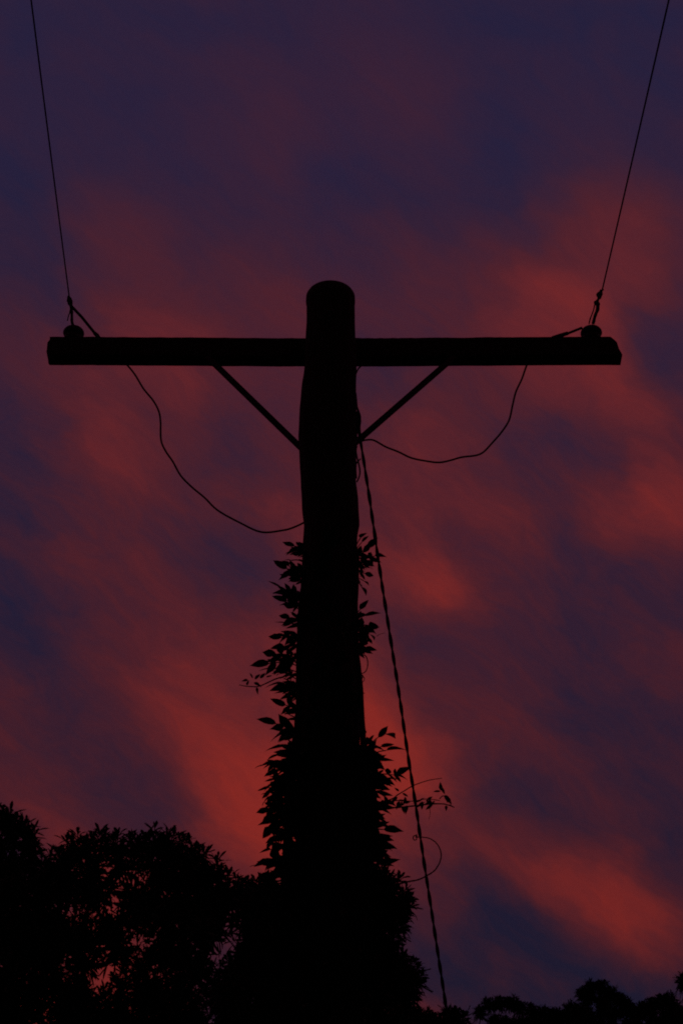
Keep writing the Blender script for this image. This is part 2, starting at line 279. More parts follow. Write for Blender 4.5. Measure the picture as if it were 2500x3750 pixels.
class MB:
    def __init__(s): s.v = []; s.f = []
    def add(s, vs, fs):
        o = len(s.v); s.v += [tuple(v) for v in vs]; s.f += [tuple(i + o for i in f) for f in fs]
    def tube(s, pts, rad, n=6, cap=True, wob=0.0):
        pts = [Vector(p) for p in pts]
        if not hasattr(rad, '__len__'): rad = [rad] * len(pts)
        ring = []; up = None
        for i, p in enumerate(pts):
            t = (pts[min(i + 1, len(pts) - 1)] - pts[max(i - 1, 0)]).normalized()
            if up is None: up = t.orthogonal().normalized()
            up = (up - t * up.dot(t)).normalized(); sd = t.cross(up)
            row = []
            for k in range(n):
                a = 2 * math.pi * k / n
                r = rad[i] * (1 + wob * (rnd.random() - .5))
                row.append(p + up * (math.cos(a) * r) + sd * (math.sin(a) * r))
            ring.append(row)
        fs = []
        for i in range(len(pts) - 1):
            for k in range(n):
                a, b = i * n + k, i * n + (k + 1) % n
                fs.append((a, b, b + n, a + n))
        if cap:
            fs.append(tuple(reversed(range(n)))); fs.append(tuple(range((len(pts) - 1) * n, len(pts) * n)))
        s.add([v for row in ring for v in row], fs)
    def lathe(s, c, prof, n=20, axis=None):
        """prof: (radius, height) pairs about the upright axis through c"""
        c = Vector(c); q = (Vector(axis).to_track_quat('Z', 'Y') if axis is not None else None)
        vs = []
        for r, h in prof:
            for k in range(n):
                a = 2 * math.pi * k / n
                v = Vector((math.cos(a) * r, math.sin(a) * r, h))
                vs.append(c + (q @ v if q else v))
        fs = []
        for i in range(len(prof) - 1):
            for k in range(n):
                a, b = i * n + k, i * n + (k + 1) % n
                fs.append((a, b, b + n, a + n))
        fs.append(tuple(reversed(range(n)))); fs.append(tuple(range((len(prof) - 1) * n, len(prof) * n)))
        s.add(vs, fs)
    def bar(s, a, b, w, t, side):
        """flat bar from a to b, w wide along side, t thick"""
        a, b, side = Vector(a), Vector(b), Vector(side)
        d = (b - a).normalized(); side = (side - d * side.dot(d)).normalized(); nrm = d.cross(side)
        vs = [p + side * (w / 2 * i) + nrm * (t / 2 * j) for p in (a, b) for i, j in ((-1, -1), (1, -1), (1, 1), (-1, 1))]
        s.add(vs, [(3, 2, 1, 0), (4, 5, 6, 7), (0, 1, 5, 4), (1, 2, 6, 5), (2, 3, 7, 6), (3, 0, 4, 7)])
    def mesh(s, name, mat, smooth=False):
        me = bpy.data.meshes.new(name); me.from_pydata(s.v, [], s.f); me.materials.append(mat)
        if smooth: me.polygons.foreach_set('use_smooth', [True] * len(me.polygons))
        me.update(); return me
    def build(s, name, mat, parent=None, smooth=False):
        return link(name, s.mesh(name, mat, smooth), parent)
def link(name, me, parent=None):
    o = bpy.data.objects.new(name, me); C.objects.link(o)
    if parent is not None:
        o.parent = parent; o.matrix_parent_inverse = world_of(parent).inverted()
    return o
def world_of(o):
    m = o.matrix_basis
    if o.parent is not None: m = world_of(o.parent) @ o.matrix_parent_inverse @ m
    return m
def tri_mesh(name, V, F, mat):
    """numpy vertices (n,3) and triangles (m,3)"""
    me = bpy.data.meshes.new(name)
    me.vertices.add(len(V)); me.vertices.foreach_set('co', np.asarray(V, np.float32).ravel())
    me.loops.add(len(F) * 3); me.loops.foreach_set('vertex_index', np.asarray(F, np.int32).ravel())
    me.polygons.add(len(F)); me.polygons.foreach_set('loop_start', np.arange(0, len(F) * 3, 3, dtype=np.int32))
    me.materials.append(mat); me.update(calc_edges=True); return me
def thing(name, label, cat, loc, group=None):
    o = bpy.data.objects.new(name, None); C.objects.link(o); o.location = loc
    o.empty_display_size = .2
    o['label'] = label; o['category'] = cat
    if group: o['group'] = group
    return o
def spline(pts, per=6):
    """smooth curve through the points"""
    pts = [Vector(p) for p in pts]; out = []
    for i in range(len(pts) - 1):
        p0, p1, p2, p3 = pts[max(i - 1, 0)], pts[i], pts[i + 1], pts[min(i + 2, len(pts) - 1)]
        for k in range(per):
            t = k / per
            out.append(.5 * ((2 * p1) + (p2 - p0) * t + (2 * p0 - 5 * p1 + 4 * p2 - p3) * t * t + (3 * p1 - p0 - 3 * p2 + p3) * t ** 3))
    out.append(pts[-1]); return out

# ------------------------------------------------------------------ ground
g = MB(); n = 40; S = 600
vs = []
for j in range(n + 1):
    for i in range(n + 1):
        x, y = -S + 2 * S * i / n, -S + 2 * S * j / n
        vs.append((x, y, -.02 + .0 * x))
g.add(vs, [(j * (n + 1) + i, j * (n + 1) + i + 1, (j + 1) * (n + 1) + i + 1, (j + 1) * (n + 1) + i) for j in range(n) for i in range(n)])
ground = g.build('ground', M_GROUND)
ground['kind'] = 'structure'; ground['label'] = 'dark grassy ground under the pole and the trees'

# ------------------------------------------------------------------ utility pole
YP = 6.35
K = 2500 / 1568.0
pole = thing('utility_pole', 'black wooden utility pole with one crossarm, overgrown by a climbing vine', 'utility pole', (P(1208, 1025, YP).x, YP, 0))
PROFILE = [  # picture row, left edge, right edge of the shaft
    (1100, 1123, 1298), (1150, 1122, 1299), (1190, 1120, 1299), (1240, 1118, 1301), (1340, 1114, 1304), (1370, 1111, 1305),
    (1400, 1106, 1303), (1440, 1101, 1302), (1480, 1098, 1304), (1540, 1094, 1304), (1600, 1092, 1303), (1640, 1093, 1303), (1700, 1098, 1303),
    (1760, 1100, 1303), (1830, 1104, 1310), (1880, 1108, 1314), (1920, 1112, 1315), (1960, 1111, 1309), (2050, 1106, 1305),
    (2150, 1101, 1304), (2250, 1097, 1306), (2350, 1094, 1310), (2450, 1092, 1318), (2520, 1092, 1326), (2560, 1092, 1326),
    (2620, 1090, 1319), (2750, 1086, 1318), (2900, 1084, 1320), (3100, 1082, 1324), (3400, 1078, 1330), (3750, 1074, 1336)]
rows = []
for py, xl, xr in PROFILE:
    a, b = P(xl, py, YP), P(xr, py, YP)
    rows.append(((a.x + b.x) / 2, a.z, (b.x - a.x) / 2))
cx0, z0, r0 = rows[-1]
rows.append((cx0, 0.3, .145)); rows.append((cx0, -.6, .15))
zt, zb = rows[0][1], rows[-1][1]
def pole_at(z):
    for i in range(len(rows) - 1):
        if rows[i][1] >= z >= rows[i + 1][1]:
            t = (rows[i][1] - z) / (rows[i][1] - rows[i + 1][1])
            return tuple(rows[i][k] * (1 - t) + rows[i + 1][k] * t for k in (0, 2))
    return (rows[-1][0], rows[-1][2]) if z < zb else (rows[0][0], rows[0][2])
shaft = MB(); NS = 64; zs = []
z = zt
while z > zb:
    zs.append(z); z -= .02 if z > 3.5 else .15
vs = []
for z in zs:
    cx, r = pole_at(z)
    for k in range(NS):
        a = 2 * math.pi * k / NS
        q = Vector((math.cos(a), math.sin(a), 0))
        e = noise.noise(Vector((q.x * 5, q.y * 5, z * .7))) * .0035 + noise.noise(Vector((q.x * 3, q.y * 3, z * 14))) * .0022
        e -= .010 * max(0, noise.noise(Vector((q.x * 11, q.y * 11, z * .35 + 7))) - .35)      # drying checks
        vs.append((cx + q.x * (r + e), YP + q.y * (r + e), z))
fs = [(i * NS + k, (i + 1) * NS + k, (i + 1) * NS + (k + 1) % NS, i * NS + (k + 1) % NS) for i in range(len(zs) - 1) for k in range(NS)]
fs += [tuple(range(NS))]
shaft.add(vs, fs); shaft.build('shaft', M_POLE, pole, True)

# domed metal cap
ztop = P(1208, 1023, YP - .095).z
zcap = P(1208, 1114, YP).z
cpx, cpr = (P(1120, 1070, YP).x + P(1300, 1070, YP).x) / 2, (P(1300, 1070, YP).x - P(1120, 1070, YP).x) / 2
h = ztop - zcap
cap = MB()
cap.lathe((cpx, YP, zcap), [(cpr - .006, -.012), (cpr - .003, .0), (cpr - .0005, .006), (cpr, h * .35), (cpr - .001, h * .72), (cpr - .006, h * .9), (cpr - .016, h), (cpr * .6, h + .004), (.01, h + .006)], 48)
cap.build('cap', M_METAL, pole, True)

# crossarm: worn sawn timber, its ends split by weather
YA = YP + .115                      # near face, let in against the back of the pole
AH, AD = .096, .074
def arm_z(px):                      # height of the top edge: a slight sag to the ends' shape in the picture
    return P(1250, 1231 + 6 * math.exp(-((px - 1200) / 700.0) ** 2), YA).z
arm = MB(); xs = np.linspace(P(180, 1235, YA).x, P(2264, 1235, YA).x, 130)
prof = []
for cy, cz in ((0, 0), (1, 0), (1, 1), (0, 1)): prof.append((cy, cz))
ring = []
sub = 6
for e in range(4):
    a, b = prof[e], prof[(e + 1) % 4]
    for k in range(sub):
        t = k / sub; ring.append((a[0] + (b[0] - a[0]) * t, a[1] + (b[1] - a[1]) * t))
nr = len(ring); vs = []
for i, x in enumerate(xs):
    px = 1250 + (x / (P(2250, 1235, YA).x)) * 1000
    zt_a = arm_z(px)
    for (cy, cz) in ring:
        y, zz = cy * AD, (cz - 1) * AH
        rr = .006
        yy, zc = y - AD / 2, zz + AH / 2
        # ease the arrises
        ey, ez = AD / 2 - abs(yy), AH / 2 - abs(zc)
        if ey < rr and ez < rr:
            yy *= 1 - .03; zc *= 1 - .02
        nn = noise.noise(Vector((x * 9, cy * 3, cz * 3))) * .0022 + noise.noise(Vector((x * 40, cy * 6, cz * 6))) * .0014
        ex = 0
        if i < 2 or i > len(xs) - 3:      # ragged end grain
            q = noise.noise(Vector((3.1 if i < 3 else 8.7, cy * 5, cz * 6)))
            ex = q * .010 * (1 if i in (0, len(xs) - 1) else .4)
            if i > len(xs) - 3: ex = ex * .12 + (-.022 * max(0, cz - .7) * 3 - .014 * cz + .008 * (cz < .1)) * (1 if i == len(xs) - 1 else .75)
            else: ex += .004 * (cz - .5) + (-.004 if .15 < cz < .75 else .003)
        vs.append((x + ex, YA + AD / 2 + yy * (1 + nn * 12), zt_a - AH / 2 + zc + nn))
fs = [(i * nr + k, i * nr + (k + 1) % nr, (i + 1) * nr + (k + 1) % nr, (i + 1) * nr + k) for i in range(len(xs) - 1) for k in range(nr)]
fs += [tuple(reversed(range(nr))), tuple(range((len(xs) - 1) * nr, len(xs) * nr))]
fs = [tuple(reversed(f)) for f in fs]
arm.add(vs, fs); crossarm = arm.build('crossarm', M_ARM, pole)
b = MB()
zc = arm_z(1208) - AH / 2
b.tube([(cpx, YP - .125, zc), (cpx, YA + AD + .035, zc)], .009, 8)
b.lathe((cpx, YP - .105, zc), [(.026, 0), (.026, .008)], 4, (0, -1, 0)); b.lathe((cpx, YA + AD + .002, zc), [(.028, 0), (.028, .006), (.016, .007), (.016, .018)], 6, (0, 1, 0))
b.build('through_bolt', M_METAL, pole)
b = MB(); q = P(272, 1341, YA + AD * .5); q.z = arm_z(272) - AH
b.lathe((q.x, YA + AD / 2, q.z), [(.016, .0), (.016, -.006), (.009, -.007), (.009, -.016)], 6)
b.build('washer', M_METAL, pole)

# flat steel braces bolted behind the arm and at the back of the pole
YB = YA - .004
for (ax, ay, bx, by) in ((775, 1322, 1210, 1745), (1645, 1322, 1206, 1704)):
    a, c = P(ax, ay, YB), P(bx, by, YP + .112)
    m = MB(); m.bar(a + (a - c).normalized() * .03, c, .0345, .006, (0, .35, 1)); m.build('brace', M_METAL, pole)
m = MB(); q = P(1208, 1700, YP + .12); m.lathe((q.x, YP + .095, q.z), [(.012, 0), (.012, .03)], 6, (0, 1, 0)); m.build('brace_bolt', M_METAL, pole)

# insulators on their pins
def insulator(px, wide, label):
    topz = arm_z(px) ; x = P(px, 1205, YA + AD / 2).x; c = (x, YA + AD / 2, topz)
    w = wide
    m = MB()
    m.lathe(c, [(w * .80, .004), (w * .86, .014), (w * .82, .022), (w * .72, .028), (w * .74, .032), (w * .92, .038), (w, .046), (w * .97, .054), (w * .86, .062), (w * .62, .068), (w * .28, .071), (.002, .072)], 28)
    o = m.build('insulator', M_CERAMIC, pole, True); o['label'] = label
    m = MB(); m.tube([(c[0], c[1], topz - AH - .02), (c[0], c[1], topz + .03)], .010, 8); m.build('pin', M_METAL, o)
    return Vector(c)
insL = insulator(272, .0445, 'squat insulator on the left end of the crossarm')
insR = insulator(2162, .0455, 'squat insulator on the right end of the crossarm')
# cable clamp at the pole's right side
m = MB()
q = [P(1311, 1514, YP), P(1317, 1530, YP), P(1314, 1565, YP)]
m.tube([P(1296, 1512, YP), P(1309, 1516, YP), P(1312, 1540, YP), P(1309, 1568, YP), P(1297, 1572, YP)], [.010, .012, .012, .011, .009], 8)
m.build('cable_clamp', M_METAL, pole)

# ------------------------------------------------------------------ line wires, dead-ended on the insulators
def power_line(start_px, start_py, end_px, end_py, label, lumps, extra, ins):
    a = P(start_px, start_py, YA + .01)
    root = thing('power_line', label, 'power line', a, 'line wires dead-ended on the crossarm')
    # the span runs back over the viewer's head to the next pole, sagging
    v0 = P(end_px, end_py, 4.6)                        # where it leaves the picture overhead
    d = v0 - a
    flat = Vector((d.x, d.y, 0)).normalized(); run = math.hypot(d.x, d.y)
    slope = d.z / run; sag = .0035
    pts = []
    for i in range(61):
        s = 32 * (i / 60.0) ** 1.3
        pts.append(a + flat * s + Vector((0, 0, (slope - sag * run) * s + sag * s * s)))
    m = MB(); m.tube(pts, .0031, 6); m.build('wire', M_WIRE, root)
    m = MB()
    for p0, p1, r0, r1 in lumps:
        A, B = P(*p0, YA + .012), P(*p1, YA + .012)
        mid = (A + B) / 2
        m.tube([A, A.lerp(B, .25), mid, A.lerp(B, .75), B], [r0 * .6, r0, (r0 + r1) / 2 * 1.05, r1, r1 * .6], 7, wob=.5)
    m.build('wire_grip', M_METAL, root)
    for name, pts, r in extra:
        m = MB(); m.tube(spline([P(x, y, YA + .014) for x, y in pts], 3), r, 6, wob=.25); m.build(name, M_WIRE, root)
    return root
WL = power_line(255, 1092, 115, 0, 'thin line wire leaving the left insulator with a drooping tail at its grip',
    [((252, 1084), (256, 1106), .008, .012), ((255, 1100), (262, 1122), .012, .008), ((259, 1136), (266, 1152), .008, .006)],
    [('strap', [(260, 1118), (264, 1150), (264, 1178), (270, 1196)], .0062), ('wire_tail', [(262, 1138), (255, 1148), (251, 1160), (248, 1174)], .0026)], insL)
WR = power_line(2203, 1064, 2447, 0, 'thin line wire leaving the right insulator through a knotted double grip',
    [((2200, 1062), (2191, 1086), .008, .0125), ((2195, 1080), (2188, 1100), .012, .005), ((2176, 1104), (2192, 1118), .009, .010), ((2188, 1118), (2184, 1140), .007, .0095), ((2187, 1096), (2184, 1110), .006, .007)],
    [('strap', [(2188, 1112), (2186, 1136), (2178, 1154), (2170, 1184)], .0075), ('wire_tail', [(2176, 1116), (2170, 1140), (2160, 1166), (2155, 1186)], .0030),
     ('wire_end', [(2199, 1066), (2206, 1062), (2208, 1060)], .003)], insR)

def cable(name, label, cat, pts, r, n=7, group=None, parts=()):
    root = thing(name, label, cat, pts[0], group)
    m = MB(); m.tube(spline(pts, 5), r, n, wob=.06); m.build('wire', M_CABLE, root)
    for nm, ps, rr in parts:
        m = MB(); m.tube(ps, rr, 8); m.build(nm, M_METAL, root)
    return root
k = K
YJ = YA + AD + .012
left = [(262, 1122, YA + .01), (300, 1160, YA + .03), (349, 1222, YA + .06), (368, 1246, YJ), (410, 1290, YJ), (450, 1325, YJ)] + \
       [(x * k, y * k, YJ - .001 * i) for i, (x, y) in enumerate([(292, 838), (310, 860), (330, 893), (352, 920), (365, 945), (369, 970), (370, 1010), (380, 1035), (397, 1060),
        (415, 1092), (440, 1118), (470, 1143), (500, 1172), (550, 1200), (600, 1222), (650, 1218), (675, 1211), (700, 1199), (730, 1180)])]
cable('jumper_cable', 'black jumper cable looping low from the left line wire to the pole below the brace', 'cable',
      [P(x, y, min(Y, YP + .18)) for x, y, Y in left], .0040, group='jumper cables hanging below the crossarm',
      parts=[('sleeve', [P(346, 1219, YA + .05), P(356, 1228, YA + .055), P(370, 1248, YA + .06)], [.008, .0095, .009]),
             ('tap', [P(263, 1122, YA + .008), P(300, 1161, YA + .028), P(350, 1223, YA + .052)], .0066)])
right = [(2130, 1202, YA + .02), (2080, 1220, YA + .03), (2020, 1238, YA + .06), (1975, 1270, YJ), (1940, 1310, YJ)] + \
        [(x * k, y * k, YJ - .002 * i) for i, (x, y) in enumerate([(1208, 841), (1197, 872), (1184, 900), (1176, 932), (1168, 966), (1150, 994), (1130, 1017), (1110, 1038), (1092, 1046),
         (1060, 1050), (1035, 1057), (1010, 1062), (985, 1060), (945, 1052), (915, 1038), (885, 1026), (860, 1012), (845, 1010), (825, 1014), (805, 1020)])]
cable('jumper_cable', 'black jumper cable in a shallow loop from the right insulator to the brace foot', 'cable',
      [P(x, y, Y) for x, y, Y in right], .0040, group='jumper cables hanging below the crossarm',
      parts=[('sleeve', [P(2078, 1220, YA + .02), P(2050, 1229, YA + .035), P(2020, 1238, YA + .05)], [.008, .0088, .008]),
             ('tap', [P(2130, 1200, YA + .01), P(2078, 1221, YA + .02)], .0055)])

# loose wires down the right side of the pole
lw = thing('pole_wire', 'thin loose wires running down the right edge of the pole past the clamp', 'wire', P(1305, 1342, YP), None)
for pts, r in (([(1324, 1338), (1312, 1350), (1306, 1362), (1300, 1375)], .0032), ([(1301, 1440), (1304, 1470), (1306, 1490), (1313, 1510), (1318, 1530), (1316, 1570), (1320, 1600)], .0045),
               ([(1302, 1560), (1305, 1590), (1305, 1606)], .0030), ([(1306, 1634), (1303, 1650), (1306, 1672), (1312, 1695), (1317, 1722), (1315, 1745), (1306, 1765)], .0034),
               ([(1303, 1700), (1312, 1688), (1320, 1680)], .0028), ([(1304, 1690), (1303, 1720), (1305, 1752)], .0025)):
    m = MB(); m.tube(spline([P(x, y, YP - .01) for x, y in pts], 5), r, 6); m.build('wire_run', M_CABLE, lw)

# twisted guy wire, taut from the pole back down to its ground anchor behind
g0, g1 = P(1319, 1610, 6.37), P(1637, 3720, 7.95)
gd = (g1 - g0) / (g0.z - g1.z)
g2 = g0 + gd * (g0.z - .05)
path = [g0 + (g2 - g0) * (i / 700) + Vector((noise.noise(Vector((i * .03, 1, 0))), noise.noise(Vector((i * .03, 5, 0))), 0)) * .0025 for i in range(701)]
path = [P(1306, 1560, YP - .02), P(1312, 1585, YP)] + path
sa = path
root = thing('guy_wire', 'twisted black guy wire slanting straight down from the brace foot to the lower right', 'guy wire', sa[0])
acc = 0; tw = [0]
for i in range(1, len(path)):
    acc += (path[i] - path[i - 1]).length; tw.append(acc)
for s_ in range(2):
    pts = []
    for i, p in enumerate(path):
        t = (path[min(i + 1, len(path) - 1)] - path[max(i - 1, 0)]).normalized()
        u = t.cross(Vector((0, 1, 0))).normalized(); w_ = t.cross(u)
        rr = (.0036 if s_ else .0039) * min(1, .5 + tw[i] * 2)
        a = tw[i] / .145 * 2 * math.pi + s_ * 3.1416 + noise.noise(Vector((tw[i] * 3, 0, 0))) * .8
        pts.append(p + u * (math.cos(a) * rr) + w_ * (math.sin(a) * rr))
    m = MB(); m.tube(pts, .0042, 5); m.build('strand', M_CABLE, root)

# ------------------------------------------------------------------ the climbing vine
vine = thing('climbing_vine', 'leafy creeper climbing the utility pole, thick below and sparse towards the brace', 'climbing vine', (cpx, YP - .2, 0))
def leaflet_mesh(seed):
    """pointed oval leaflet, 1 long, folded along its midrib and drooping at the tip"""
    q = random.Random(seed)
    st = [(0, .03), (.12, .14), (.32, .205), (.54, .19), (.76, .10), (.89, .04), (1.0, 0)]
    bend, fold, curl = q.uniform(.05, .35), q.uniform(.05, .3), q.uniform(-.15, .15)
    V, F = [], []
    for t, w in st:
        z = -bend * t * t; x0 = curl * t * t
        w = w * q.uniform(.88, 1.12)
        V += [(x0 - w, t, z + fold * w), (x0, t, z), (x0 + w, t, z + fold * w)]
    for i in range(len(st) - 1):
        a = 3 * i
        for o in (0, 1):
            F += [(a + o, a + o + 1, a + o + 4), (a + o, a + o + 4, a + o + 3)]
    V = np.array(V); 
    return V, np.array(F)
LEAFLETS = [leaflet_mesh(s) for s in range(6)]
LEAF_ME = [tri_mesh('leaf', V, F, M_LEAF) for V, F in LEAFLETS]
leaves = []          # (matrix, variant, priority)
stalks = MB()
def place_leaf(base, direction, normal, length, pr):
    y = direction.normalized(); z = (normal - y * normal.dot(y)).normalized(); x = y.cross(z)
    wq = rnd.uniform(.8, 1.2)
    m = Matrix(((x.x * length * wq, y.x * length, z.x * length, base.x), (x.y * length * wq, y.y * length, z.y * length, base.y), (x.z * length * wq, y.z * length, z.z * length, base.z), (0, 0, 0, 1)))
    leaves.append((m, rnd.randrange(6), pr))
def rvec(s): return Vector((rnd.uniform(-s, s), rnd.uniform(-s, s), rnd.uniform(-s, s)))
def spray(a, b, pairs=3, ll=.078, pr=1, terminal=True, facing=.8):
    """a pinnate leaf: stalk from a to b, leaflets in pairs and one at the tip"""
    ax = b - a; L_ = ax.length
    n = (Vector((0, .35, 1)) + rvec(.38)).normalized()
    mid = a + ax * .5 + Vector((0, 0, L_ * .10))
    pts = spline([a, mid, b], 4)
    stalks.tube(pts, [.0022] * (len(pts) - 1) + [.0012], 4)
    d = ax.normalized(); side = n.cross(d).normalized()
    for i in range(pairs):
        t = .25 + .68 * i / max(pairs, 1)
        p = pts[min(int(t * (len(pts) - 1)), len(pts) - 1)]
        for s in (-1, 1):
            if rnd.random() < .08: continue
            ang = R(rnd.uniform(30, 62))
            dd = d * math.cos(ang) + side * (s * math.sin(ang)) + Vector((0, 0, -.14)) + rvec(.15)
            place_leaf(p, dd, n + rvec(.5), ll * rnd.uniform(.7, 1.1) * (.8 + .3 * t), pr)
    if terminal: place_leaf(b, d + Vector((0, 0, -.08)) + rvec(.1), n + rvec(.4), ll * rnd.uniform(.95, 1.2), pr)

SPRAYS = [  # base and tip of each leaf seen against the sky: pixels, leaflet pairs, leaflet length in pixels
    (1125, 2020, 1078, 2000, 2, 46), (1120, 2035, 1072, 2022, 2, 36), (1115, 2060, 1065, 2052, 1, 30), (1112, 2090, 1080, 2085, 2, 26),
    (1118, 2125, 1050, 2082, 2, 52), (1110, 2130, 1055, 2108, 1, 46), (1112, 2140, 1078, 2120, 1, 36), (1110, 2100, 1062, 2066, 1, 24),
    (1108, 2215, 1035, 2155, 2, 50), (1105, 2190, 1050, 2175, 2, 42), (1105, 2230, 1050, 2200, 2, 48), (1104, 2175, 1075, 2165, 1, 30), (1108, 2240, 1075, 2225, 1, 40),
    (1110, 2280, 1060, 2262, 2, 44), (1105, 2300, 1048, 2282, 2, 44), (1100, 2330, 1040, 2325, 2, 46), (1100, 2350, 1030, 2335, 2, 46), (1100, 2375, 1040, 2368, 2, 50),
    (1100, 2420, 1010, 2395, 3, 50), (1095, 2440, 985, 2430, 3, 52), (1090, 2430, 1030, 2410, 3, 46), (1085, 2460, 1000, 2450, 3, 48), (1090, 2480, 1040, 2465, 2, 40),
    (1100, 2510, 1040, 2502, 2, 56), (1100, 2530, 1060, 2530, 2, 44), (1098, 2555, 1070, 2545, 1, 34),
    (1095, 2610, 1045, 2582, 2, 46), (1095, 2640, 1062, 2620, 1, 44), (1090, 2620, 1068, 2590, 1, 40),
    (1095, 2690, 1010, 2650, 2, 56), (1085, 2670, 1030, 2690, 2, 48), (1080, 2700, 1050, 2695, 2, 40),
    (1085, 2740, 1035, 2735, 1, 50), (1075, 2755, 1025, 2762, 2, 46), (1070, 2800, 980, 2800, 3, 44), (1065, 2790, 1005, 2790, 3, 42), (1060, 2820, 1000, 2830, 3, 42),
    (1060, 2850, 1005, 2868, 2, 46), (1060, 2890, 985, 2885, 2, 50), (1055, 2900, 990, 2920, 3, 48), (1050, 2940, 985, 2960, 3, 50), (1050, 2970, 990, 2990, 2, 48),
    (1050, 3000, 995, 3030, 2, 48), (1045, 3050, 1000, 3080, 2, 44), (1045, 3060, 1010, 3100, 1, 36), (1045, 3110, 990, 3112, 2, 50), (1040, 3140, 985, 3150, 2, 52),
    (1040, 3165, 975, 3165, 1, 70), (1035, 3190, 985, 3200, 2, 52),
    (1300, 2010, 1320, 1970, 0, 44), (1298, 2025, 1325, 1985, 1, 30), (1305, 2045, 1345, 2005, 1, 50), (1305, 2050, 1330, 2022, 1, 48), (1310, 2070, 1372, 2036, 2, 46), (1306, 2080, 1345, 2066, 2, 34),
    (1306, 2075, 1335, 2075, 2, 30), (1306, 2095, 1335, 2100, 2, 34), (1304, 2130, 1325, 2150, 1, 36),
    (1304, 2120, 1332, 2128, 1, 28),
    (1300, 2260, 1318, 2232, 1, 44), (1300, 2275, 1335, 2255, 1, 50), (1305, 2300, 1350, 2290, 2, 46), (1308, 2320, 1352, 2322, 3, 42), (1305, 2340, 1345, 2345, 2, 40), (1305, 2360, 1338, 2370, 2, 38), (1305, 2385, 1330, 2385, 1, 34),
    (1320, 2560, 1328, 2540, 0, 22), (1322, 2640, 1330, 2630, 0, 24), (1320, 2700, 1330, 2690, 1, 20),
    (1345, 2740, 1385, 2700, 1, 50), (1385, 2698, 1410, 2688, 0, 58), (1340, 2760, 1395, 2735, 1, 46), (1345, 2775, 1415, 2748, 1, 50), (1330, 2745, 1350, 2715, 2, 26), (1325, 2775, 1375, 2780, 3, 42), (1330, 2800, 1385, 2785, 2, 52),
    (1320, 2820, 1370, 2830, 2, 46), (1340, 2850, 1440, 2838, 3, 46), (1440, 2838, 1452, 2832, 1, 44), (1320, 2860, 1410, 2850, 3, 40), (1315, 2880, 1365, 2895, 2, 44), (1320, 2900, 1385, 2905, 2, 48),
    (1310, 2930, 1370, 2940, 3, 40), (1310, 2960, 1380, 2960, 2, 44), (1310, 2990, 1370, 2985, 2, 44), (1310, 3020, 1360, 3010, 2, 44), (1320, 3050, 1405, 3038, 0, 56),
    (1310, 3050, 1370, 3060, 2, 52), (1320, 3080, 1390, 3090, 2, 52), (1320, 3100, 1380, 3115, 2, 50), (1310, 3140, 1375, 3150, 2, 50), (1320, 3180, 1395, 3190, 2, 50), (1340, 3090, 1400, 3098, 2, 46), (1350, 3120, 1405, 3140, 2, 42), (1330, 2990, 1385, 3000, 2, 42), (1330, 3210, 1400, 3230, 2, 48),
]
for ax, ay, bx, by, n, lp in SPRAYS:
    Y = YP + rnd.uniform(-.06, .04)
    a, b = P(ax, ay, Y), P(bx, by, Y - rnd.uniform(0, .06))
    spray(a, b, n + (1 if n > 1 else 0), px2m(lp, a) * (1.16 if ay < 2650 else 1.25), 1)
    if n > 1 and rnd.random() < .75:
        spray(a + rvec(.012), a.lerp(b, rnd.uniform(.6, .9)) + rvec(.016), n, px2m(lp, a) * rnd.uniform(.8, 1.1), .5)
# the mass that wraps the pole all round, thicker downwards
ENV = [(2300, 0.0, 0.0), (2500, .015, .01), (2700, .03, .01), (2780, .05, .05), (2900, .08, .09), (3050, .09, .085), (3200, .10, .09), (3400, .12, .07), (3800, .15, .1)]
def env(py):
    for i in range(len(ENV) - 1):
        if ENV[i][0] <= py <= ENV[i + 1][0]:
            t = (py - ENV[i][0]) / (ENV[i + 1][0] - ENV[i][0])
            return ENV[i][1] * (1 - t) + ENV[i + 1][1] * t, ENV[i][2] * (1 - t) + ENV[i + 1][2] * t
    return (0, 0) if py < ENV[0][0] else ENV[-1][1:]
for py in np.arange(2060, 3800, 5.0):
    el, er = env(py)
    dens = 2 if py < 2500 else (3 if py < 2750 else 5)
    if py < 2500 and rnd.random() < .5: continue
    for _ in range(dens):
        a_ = rnd.uniform(0, 2 * math.pi)
        q = Vector((math.cos(a_), math.sin(a_), 0))
        z = P(1208, py + rnd.uniform(-8, 8), YP).z
        cx, r = pole_at(z)
        e = er if q.x > 0 else el
        reach = (.005 + e * rnd.uniform(.1, .75)) if rnd.random() < .8 else .02
        if py < 2760:
            if abs(q.x) > .5: continue
            reach = .02
        elif rnd.random() < .35 and abs(q.x) > .7: continue
        a = Vector((cx, YP, z)) + q * r
        b = a + q * reach + Vector((0, 0, rnd.uniform(-.02, .03)))
        if (b - a).length < .01: b = a + Vector((rnd.uniform(-.02, .02), -.02, .03))
        spray(a, b, rnd.choice((1, 2, 2)), rnd.uniform(.045, .065), 0, facing=.5)
for _ in range(260):          # lower growth, under the picture's edge
    z = rnd.uniform(.2, 3.3); a_ = rnd.uniform(0, 2 * math.pi); q = Vector((math.cos(a_), math.sin(a_), 0)); cx, r = pole_at(z)
    a = Vector((cx, YP, z)) + q * r
    spray(a, a + q * rnd.uniform(.05, .16) + Vector((0, 0, .04)), 3, .07, -1)

